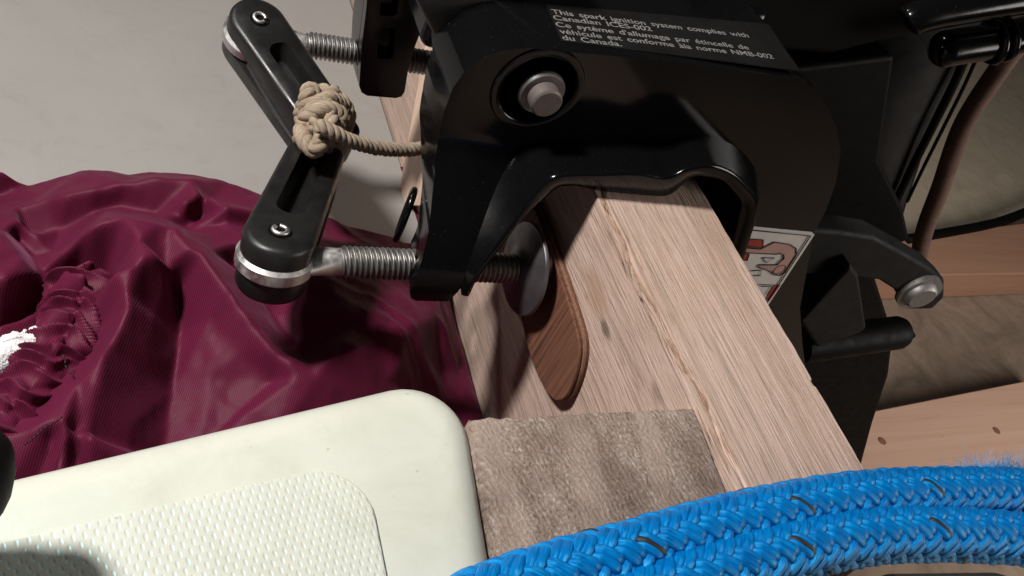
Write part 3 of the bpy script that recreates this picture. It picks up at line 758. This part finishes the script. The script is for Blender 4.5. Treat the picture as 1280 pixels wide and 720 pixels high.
# ---------------------------------------------------------------- burgundy cover
def cover():
    t = thing('fabric_cover', (0,0,0), 'crumpled burgundy nylon cover heaped on the grey sole beside the beam', 'cover')
    from mathutils.geometry import delaunay_2d_cdt
    nx, ny = 460, 370
    X, Y = np.meshgrid(np.linspace(-.37, -.0006, nx), np.linspace(-.135, .160, ny))
    A = [(-120,212,20),(-60,212,22),(0,212,22),(100,213,22),(180,216,24),(240,219,31),(285,228,35),(330,243,35),(380,262,31),(430,278,26),(490,297,22),(560,318,18)]
    lines = [A,
      [(-120,250,8),(0,245,9),(55,241,7),(110,234,9),(170,226,16),(205,221,24)],                         # dark hollow
      [(40,256,22),(58,248,30),(84,243,36),(120,237,40),(157,229,43),(197,223,46),(239,225,47)],          # long fold
      [(40,305,16),(75,286,22),(104,276,26),(150,259,31),(196,268,34),(228,284,36)],                      # hollow behind the bulge
      [(50,340,40),(80,311,50),(107,287,57),(129,276,61),(153,267,65),(197,279,66),(213,284,64),(239,312,66)],  # bulge outline
      [(50,340,40),(80,336,52),(112,331,62),(141,339,68),(169,329,70),(197,318,70),(239,312,66)],         # bright / dark crease
      [(141,339,68),(157,363,67),(160,382,66),(150,405,64),(133,432,62),(122,480,60),(110,540,57),(100,620,50)],
      [(205,335,56),(220,370,42),(224,420,36),(214,490,32),(200,580,28)],
      [(239,312,66),(253,317,66),(275,350,63),(298,382,60),(318,412,58),(345,444,56),(369,472,54),(392,474,54)],
      [(262,309,58),(288,332,45),(318,362,42),(340,394,42),(362,425,43),(378,448,47)],
      [(392,474,54),(386,456,55),(415,446,57),(450,440,56),(475,428,52)],
      [(239,225,47),(250,238,50),(232,255,49),(206,272,45)],
      [(262,250,40),(252,272,36),(236,290,38)],
      [(239,225,47),(262,240,50),(285,260,50),(330,268,44),(380,284,36),(430,300,30)],
      [(239,312,66),(262,309,60),(285,303,56),(312,301,52),(360,306,44)],
      [(268,296,46),(282,280,42),(300,282,40),(340,292,36)],
      [(25,274,34),(45,292,30),(67,318,26)], [(4,288,36),(22,306,22),(40,322,24)],
      [(-120,300,50),(-40,300,50),(3,292,46),(28,325,50),(46,341,47),(56,360,46),(59,384,42)],
      [(-120,420,50),(-40,418,52),(0,404,52),(34,392,49),(59,384,42)],
      [(-120,470,20),(0,456,20),(40,426,20),(66,400,22)],
      [(70,356,32),(92,372,24),(128,368,30)], [(128,368,30),(112,405,26),(98,440,30)],
      [(80,526,58),(98,478,56),(118,446,52)], [(80,526,58),(104,545,52),(150,562,50),(190,590,44)], [(80,526,58),(80,560,52),(72,610,48)],
      [(80,526,58),(56,552,50),(20,590,44)], [(88,548,46),(96,580,42),(110,620,38)], [(66,560,43),(52,600,40)], [(95,532,49),(116,548,46)],
      [(80,526,58),(50,535,54),(10,545,50),(-60,550,46)],
      [(30,500,36),(-20,520,36)],
    ]
    pts_ = [(400,330,46),(420,370,50),(470,395,52),(440,410,53),(510,410,48),(545,392,36),(560,412,30),(500,455,46),(480,480,44),(430,505,44),(340,480,44),(300,440,49),(262,400,50),(262,470,42),(250,560,34),
        (330,330,46),(370,350,44),(360,390,46),(540,350,30),(470,330,38),(530,440,34),(548,462,14),(566,440,20),(575,470,8),(530,500,20),(560,520,10),
        (100,700,34),(300,640,30),(450,580,26),(560,560,10),(-120,640,30),(-120,560,40),(0,640,34),(200,262,38),(130,262,36),(80,262,30),(20,262,24),(-60,265,24),(-60,360,54),(10,350,56),(172,300,67),(120,310,60)]
    co = []; hz = []; ed = []
    def addp(p):
        z = -.133+p[2]*.001; v = AT(p[0], p[1], 2, z); co.append(Vector((v.x, v.y))); hz.append(z); return len(co)-1
    key = {}
    for L_ in lines:
        idx = []
        for p in L_:
            if p not in key: key[p] = addp(p)
            idx.append(key[p])
        ed += list(zip(idx, idx[1:]))
    for p in pts_: addp(p)
    bk = [AT(p[0], p[1], 2, -.133+p[2]*.001) for p in A]
    o0 = len(co)
    for p in bk: co.append(Vector((p.x+.001, p.y+.012))); hz.append(-.1335)
    for p in bk: co.append(Vector((p.x+.002, p.y+.08))); hz.append(-.1335)
    ed += [(o0+i, o0+i+1) for i in range(len(bk)-1)]
    for q in ((-.9, -.4), (.3, -.4), (.3, .5), (-.9, .5)): co.append(Vector(q)); hz.append(-.12)
    vs, es, fs, ov, oe, of = delaunay_2d_cdt(co, ed, [], 0, 1e-7)
    H = []
    C_ = np.array([tuple(c) for c in co]); HZ = np.array(hz)
    for v, o_ in zip(vs, ov):
        if o_: H.append(hz[o_[0]])
        else:
            d = np.hypot(C_[:, 0]-v.x, C_[:, 1]-v.y); k_ = np.argsort(d)[:2]; H.append(float(HZ[k_].mean()))
    Zt = np.full(X.shape, -.133)
    for f in fs:
        a, b, c = (np.array(vs[i]) for i in f)
        x0, x1 = min(a[0], b[0], c[0]), max(a[0], b[0], c[0]); y0, y1 = min(a[1], b[1], c[1]), max(a[1], b[1], c[1])
        jx = np.where((X[0] >= x0) & (X[0] <= x1))[0]; iy = np.where((Y[:, 0] >= y0) & (Y[:, 0] <= y1))[0]
        if not len(jx) or not len(iy): continue
        xs = X[iy[0]:iy[-1]+1, jx[0]:jx[-1]+1]; ys = Y[iy[0]:iy[-1]+1, jx[0]:jx[-1]+1]
        det = (b[1]-c[1])*(a[0]-c[0])+(c[0]-b[0])*(a[1]-c[1])
        if abs(det) < 1e-14: continue
        w0 = ((b[1]-c[1])*(xs-c[0])+(c[0]-b[0])*(ys-c[1]))/det; w1 = ((c[1]-a[1])*(xs-c[0])+(a[0]-c[0])*(ys-c[1]))/det; w2 = 1-w0-w1
        m = (w0 >= -1e-6) & (w1 >= -1e-6) & (w2 >= -1e-6)
        zz = w0*H[f[0]]+w1*H[f[1]]+w2*H[f[2]]
        sub = Zt[iy[0]:iy[-1]+1, jx[0]:jx[-1]+1]; sub[m] = zz[m]
    def blur(Z, n):
        for _ in range(n):
            Q = np.pad(Z, 1, 'edge'); Z = (Q[1:-1, 1:-1]*2+Q[:-2, 1:-1]+Q[2:, 1:-1]+Q[1:-1, :-2]+Q[1:-1, 2:])/6
        return Z
    sharp_, soft = blur(Zt, 4), blur(Zt, 34)
    Zt = sharp_*.84+soft*.16
    # small sharp tension wrinkles: ridged noise in two directions
    def field(fx, fy, rot, seed):
        g = 5; c_, s_ = math.cos(rot), math.sin(rot)
        n = np.array([[noise.fractal(((x*c_+y*s_)*fx, (-x*s_+y*c_)*fy, seed), .9, 2, 3) for x in X[0, ::g]] for y in Y[::g, 0]])
        ii = np.clip(np.arange(ny)/g, 0, n.shape[0]-1.001); jj = np.clip(np.arange(nx)/g, 0, n.shape[1]-1.001)
        i0 = ii.astype(int); j0 = jj.astype(int); fi = (ii-i0)[:, None]; fj = (jj-j0)[None]
        return n[i0][:, j0]*(1-fi)*(1-fj)+n[i0+1][:, j0]*fi*(1-fj)+n[i0][:, j0+1]*(1-fi)*fj+n[i0+1][:, j0+1]*fi*fj
    r1 = field(55, 16, .7, 2.); r2 = field(60, 18, -.5, 9.); ms = np.clip(field(12, 12, 0, 5.)*1.6+.5, 0, 1)
    Zt = Zt+blur(  .0040*(.35-np.abs(r1))*ms+.0032*(.35-np.abs(r2))*(1-ms), 1)*np.clip((Zt+.132)/.01, 0, 1)
    ex = np.clip((-.0005-X)/.010, 0, 1); Zt = -.1325+(Zt+.1325)*np.sqrt(1-(1-ex)**2)
    keep = Zt > -.1331
    V = np.stack([X, Y, Zt], -1).reshape(-1, 3)
    idx = np.arange(nx*ny).reshape(ny, nx)
    Fs = [(idx[i, j], idx[i, j+1], idx[i+1, j+1], idx[i+1, j]) for i in range(ny-1) for j in range(nx-1) if keep[i, j] and keep[i+1, j+1]]
    o = mesh('cover_fabric', V, [tuple(int(a) for a in f) for f in Fs], CLOTH, t, smooth=True)
    bm = bmesh.new(); bm.from_mesh(o.data); bmesh.ops.delete(bm, geom=[v for v in bm.verts if not v.link_faces], context='VERTS'); bm.to_mesh(o.data); bm.free()
    # gathered hem: puckered channel over the elastic
    path = [AT(*p, 2, -.090) for p in [(104,352),(99,378),(90,408),(74,440),(52,474),(22,512),(-30,556)]]
    P = smooth_path(path, 260); P, L = resample(P, 420); T_, N, B = frames(P)
    seg = 64; s = np.linspace(0, L, 420); a = np.linspace(0, 2*np.pi, seg, endpoint=False)
    V = []
    for i in range(420):
        for j in range(seg):
            ph = s[i]*1000+2.2*math.sin(a[j]*2+s[i]*60)+5.5*noise.noise((s[i]*110, a[j]*.9, 0))
            am = .26+.2*noise.noise((s[i]*120, a[j]*.8, 3))
            rr = .0090*(1+1.25*am*(1-1.6*abs(math.sin(ph*.5))))+.0022*noise.noise((s[i]*50, math.cos(a[j]), math.sin(a[j])))
            V.append(P[i]+rr*(math.cos(a[j])*N[i]*.85+math.sin(a[j])*B[i]*1.15))
    Fs = [(i*seg+j, i*seg+(j+1) % seg, (i+1)*seg+(j+1) % seg, (i+1)*seg+j) for i in range(419) for j in range(seg)]
    mesh('gathered_hem', V, Fs, CLOTH, t, smooth=True)
    ST = m_plain('black_thread', (.01, .008, .01), .6)
    def stitch(a, b, n, z):
        for k in range(n):
            u0, u1 = k/n, (k+.62)/n
            p = [AT(a[0]+(b[0]-a[0])*u+1.5*math.sin(u*9), a[1]+(b[1]-a[1])*u, 2, z) for u in (u0, (u0+u1)/2, u1)]
            p[1].z += .0003; tube('stitch', p, .00028, ST, t, 6)
    stitch((30,556), (78,520), 9, -.072); stitch((78,444), (88,470), 4, -.077)
cover()

# white fleece poking out beside the hem
def fleece():
    c = AT(2, 452, 2, -.094); V = []; n, m = 60, 40
    for i in range(m+1):
        th = math.pi*i/m
        for j in range(n):
            ph = 2*math.pi*j/n; d = Vector((math.sin(th)*math.cos(ph), math.sin(th)*math.sin(ph), math.cos(th)))
            r = 1+.16*noise.noise(d*3)+.09*noise.noise(d*11)+.05*noise.noise(d*26)
            V.append(c+Vector((d.x*.021+d.y*.004, d.y*.011+d.x*.006, d.z*.011))*r)
    Fs = [(i*n+j, i*n+(j+1) % n, (i+1)*n+(j+1) % n, (i+1)*n+j) for i in range(m) for j in range(n)]
    t = NT('white_fleece'); t.bump(t.noise(t.coord(), 900, 4), .8, .001); t.set(Base_Color=(.8, .8, .82), Roughness=.9)
    tag(mesh('fleece_scrap', V, Fs, t.m, smooth=True), 'small bright white fleece scrap under the gathered burgundy hem', 'fleece')
fleece()

# ---------------------------------------------------------------- cream box
def rounded(pts, r, n=12):
    out = []; k = len(pts)
    for i in range(k):
        a, b, c = Vector(pts[i-1]), Vector(pts[i]), Vector(pts[(i+1) % k]); rr = r[i] if isinstance(r, (list, tuple)) else r
        u = (a-b).normalized(); v = (c-b).normalized(); ang = u.angle(v); d = rr/math.tan(ang/2)
        p0, p1 = b+u*d, b+v*d
        cc = b+(u+v).normalized()*(rr/math.sin(ang/2))
        for j in range(n+1):
            t = j/n; q = (p0.lerp(b, t)).lerp(b.lerp(p1, t), t); e = cc+(q-cc).normalized()*rr; out.append(e)
    return out
def slab(name, corners, r, ztop, zbot, fil, mat, parent=None):
    L = rounded([Vector((p[0], p[1], 0)) for p in corners], r); n = len(L); c = sum(L, Vector())/n
    V = []; Fs = []
    nrm = []
    for i in range(n):
        d = (L[(i+1) % n]-L[i-1]).normalized(); nn = Vector((d.y, -d.x, 0)); nn = nn if nn.dot(L[i]-c) > 0 else -nn; nrm.append(nn)
    lev = [(0, zbot)]+[(fil*(1-math.cos(a)), ztop-fil*(1-math.sin(a))) for a in np.linspace(0, math.pi/2, 10)]
    for ins, z in lev:
        for i in range(n): p = L[i]-nrm[i]*ins; V.append((p.x, p.y, z))
    for s in (.97, .9, .7, .4, .02):      # slightly crowned top
        for i in range(n):
            p = c+(L[i]-nrm[i]*fil-c)*s; V.append((p.x, p.y, ztop+.0006*(1-s)))
    k = len(lev)+5
    Fs = [(a*n+i, a*n+(i+1) % n, (a+1)*n+(i+1) % n, (a+1)*n+i) for a in range(k-1) for i in range(n)]+[tuple(range(n)), tuple((k-1)*n+i for i in range(n))]
    o = mesh(name, V, Fs, mat, parent, smooth=True); return o, L
def cream():
    t = thing('cream_box', (0,0,0), 'cream moulded plastic box lid with a pimpled non-slip patch, lower left', 'box')
    A = AT(0, 594, 2, -.004); B = AT(560, 463, 2, -.004)
    d = (B-A).normalized(); K = AT(578, 458.5, 2, -.004)
    dn = (AT(614, 700, 2, -.004)-AT(591, 560, 2, -.004)).normalized()
    P = [K, K-d*.34, K-d*.34+dn*.25, K+dn*.25]
    slab('box_lid', P, [.017, .02, .02, .02], 0, -.131, .0105, CREAM, t)
    q = [AT(*p, 2, .0008) for p in [(455,573),(-60,692),(40,1150),(500,800)]]
    slab('nonskid_patch', q, [.013, .005, .005, .005], .0011, -.002, .0007, SKID, t)
    # grip at the far left
    a = [AT(*p, 2, .004) for p in [(-6,648),(-1,600),(-8,560),(-30,520)]]
    g = thing('black_grip', (0,0,0), 'rounded black rubber grip jutting in at the left edge above the cream lid', 'grip')
    P = smooth_path([AT(-420,580,2,.034), AT(-220,588,2,.031), AT(-100,596,2,.029), AT(17,603,2,.028)], 60)
    rr = np.full(60, .0090); rr[-7:] = .0090*np.sqrt(np.clip(1-np.linspace(.05, .96, 7)**2, .02, 1)); rr[:2] = .005
    tube('grip_body', P, rr, BM, g, 28)
    for k in (30, 36, 42): tube('grip_rib', P[k:k+2], .0098, BM, g, 28)
cream()
# cream ledge under the rope
lp = [AT(*p, 2, -.003) for p in [(1010,712),(1085,690),(1180,693),(1225,712)]]
C0 = AT(1120, 702, 2, -.002)
o, _ = slab('cream_ledge', [(.036, -.1500), (.10, -.1575), (.10, -.30), (.020, -.30)], [.012, .012, .01, .01], -.0022, -.10, .006, CREAM)
tag(o, 'cream plastic ledge under the right part of the blue rope', 'ledge')

# ---------------------------------------------------------------- blue braided rope
def braid(cpx, label, fray, i_b, ph0):
    t = thing('blue_rope', (0,0,0), label, 'rope', 'blue braided ropes lying side by side')
    R0 = .0079
    P = smooth_path([AT(*p, 2, .0083) for p in cpx], 400); P, L = resample(P, 1500); T, N, B = frames(P); s = np.linspace(0, L, 1500)
    n = 8; pitch = .054
    for k in range(2*n):
        sg = 1 if k < n else -1; i = k % n
        th = 2*np.pi*i/n + sg*2*np.pi*s/pitch + ph0*sg
        if sg > 0: off = np.cos(n*th/2-np.pi/4)
        else: off = -np.cos(n*th/2-np.pi/4)
        off = np.clip(off*1.35, -1, 1)
        rr = R0-.0018+.0011*off
        rad = np.cos(th)[:, None]*N+np.sin(th)[:, None]*B
        Q = P+rr[:, None]*rad
        parts = []; tr = []
        TT = np.gradient(Q, axis=0); TT /= np.linalg.norm(TT, axis=1)[:, None]
        Nn = rad-TT*(rad*TT).sum(1)[:, None]; Nn /= np.linalg.norm(Nn, axis=1)[:, None]; Bn = np.cross(TT, Nn)
        black = (sg > 0 and i == i_b)
        h = .00136*(1+.14*off)
        for m in (-1, 1):                      # two soft yarns per carrier
            wob = m*.00105*(1+.06*off)+.00010*np.sin(s*430+k*2+m)
            Qm = Q+Bn*wob[:, None]+Nn*(.00012*np.sin(s*600+k*m))[:, None]
            parts.append(tube_data(Qm, h*(1+.05*np.sin(s*1300+m*2+k)), 10, Nn, Bn, ell=.86, cap=True))
        v, f, u = join(parts); o = mesh('strand', v, f, ROPE, t, smooth=True, uv=u)
        if black:
            Qm = Q+Bn*.0003+Nn*.00085
            v, f, u = tube_data(Qm, .00092, 10, Nn, Bn, ell=.7); mesh('tracer_yarn', v, f, TRACER, t, smooth=True, uv=u)
    Pc = P[::10]; v, f, u = tube_data(Pc, R0-.0028, 16); mesh('core', v, f, m_plain('dark_blue_core', (.0, .05, .2), .8), t, smooth=True, uv=u)
    # frayed tuft
    fz = []; base = AT(1255, 592, 2, .018)
    for i in range(520 if fray else 0):
        b = AT(random.gauss(1250, 26), 588+random.uniform(-2, 5), 2, .0125)
        d = Vector((random.gauss(0, .8), random.gauss(.5, .5), random.gauss(.5, .4)))*random.uniform(.001, .0062)
        cu = Vector((random.gauss(0, 1), random.gauss(0, 1), random.gauss(0, 1)))*.0012
        q = np.array([tuple(b+d*x+cu*math.sin(x*3)) for x in (0, .25, .5, .75, 1)]); fz.append(tube_data(q, np.array([1, 1, .9, .8, .5])*.00004, 3))
    for i in range(700):       # hairs along the whole rope
        j = random.randrange(1500); a = random.uniform(-1.6, 1.6); rad = Vector(N[j])*math.cos(a)+Vector(B[j])*math.sin(a)
        p = Vector(P[j])+rad*(R0-.0006); d = (rad+Vector(T[j])*random.gauss(0, 1.5))*random.uniform(.0004, .0012)
        q = np.array([tuple(p), tuple(p+d*.6), tuple(p+d)]); fz.append(tube_data(q, .00004, 3))
    v, f, u = join(fz); o = mesh('frayed_fibres', v, f, m_plain('pale_blue_fibre', (.03, .28, .6), .5), t, uv=u); o['kind'] = 'stuff'
braid([(380,880),(470,820),(560,775),(650,736),(800,690),(900,660),(1000,637),(1085,623),(1180,617),(1280,617),(1400,628)], 'blue braided rope with black flecks, the one lying nearer the motor bracket', True, 3, 0)
braid([(520,890),(600,846),(700,794),(800,750),(881,718),(1000,685),(1085,670),(1150,667),(1220,669),(1290,676),(1400,698)], 'blue braided rope with black flecks, the one nearer the camera, over the cream ledge', False, 6, 1.1)

# ---------------------------------------------------------------- boards beyond
def gboard(name, px, z, th, mat, label, cat):
    P = [AT(*p, 2, z) for p in px]
    o = prism(name, P, 2, z, z-th, mat, bevel=.003); tag(o, label, cat); return o
gboard('lumber_plank', [(1040,523),(1330,466),(1330,585),(1040,640)], -.50, .058, LUM, 'knotty pale pink lumber plank lying on the ground behind the rope', 'plank')
gboard('orange_board', [(1090,345),(1110,300),(1330,272),(1330,341)], -.50, .058, TER, 'orange-brown board lying on the ground right of the motor', 'board')
gboard('khaki_panel', [(1100,300),(1080,-80),(1420,-80),(1420,262),(1280,262),(1200,284)], -.535, .02, m_ground('khaki_panel_paint', (.42, .35, .26), (.48, .41, .31), (.54, .46, .36), 20), 'flat khaki panel on the ground beyond the orange board', 'panel')
P = smooth_path([AT(*p, 2, -.50) for p in [(1130,300),(1190,290),(1240,280),(1280,266),(1340,240)]], 40)
tag(tube('dark_hose', P, .009, BM, None, 12), 'dark hose lying between khaki panel and orange board', 'hose')
kn = m_plain('wood_knot', (.26, .12, .08), .7, scale=300)
KO = bpy.data.objects['lumber_plank']
for px in ((1103,551),(1246,538)):
    c = AT(*px, 2, -.4995); lathe('knot', [(.0003, .0001), (.0002, .003), (0, .0055), (-.004, .006)], c, (0, 0, 1), kn, KO, 20)
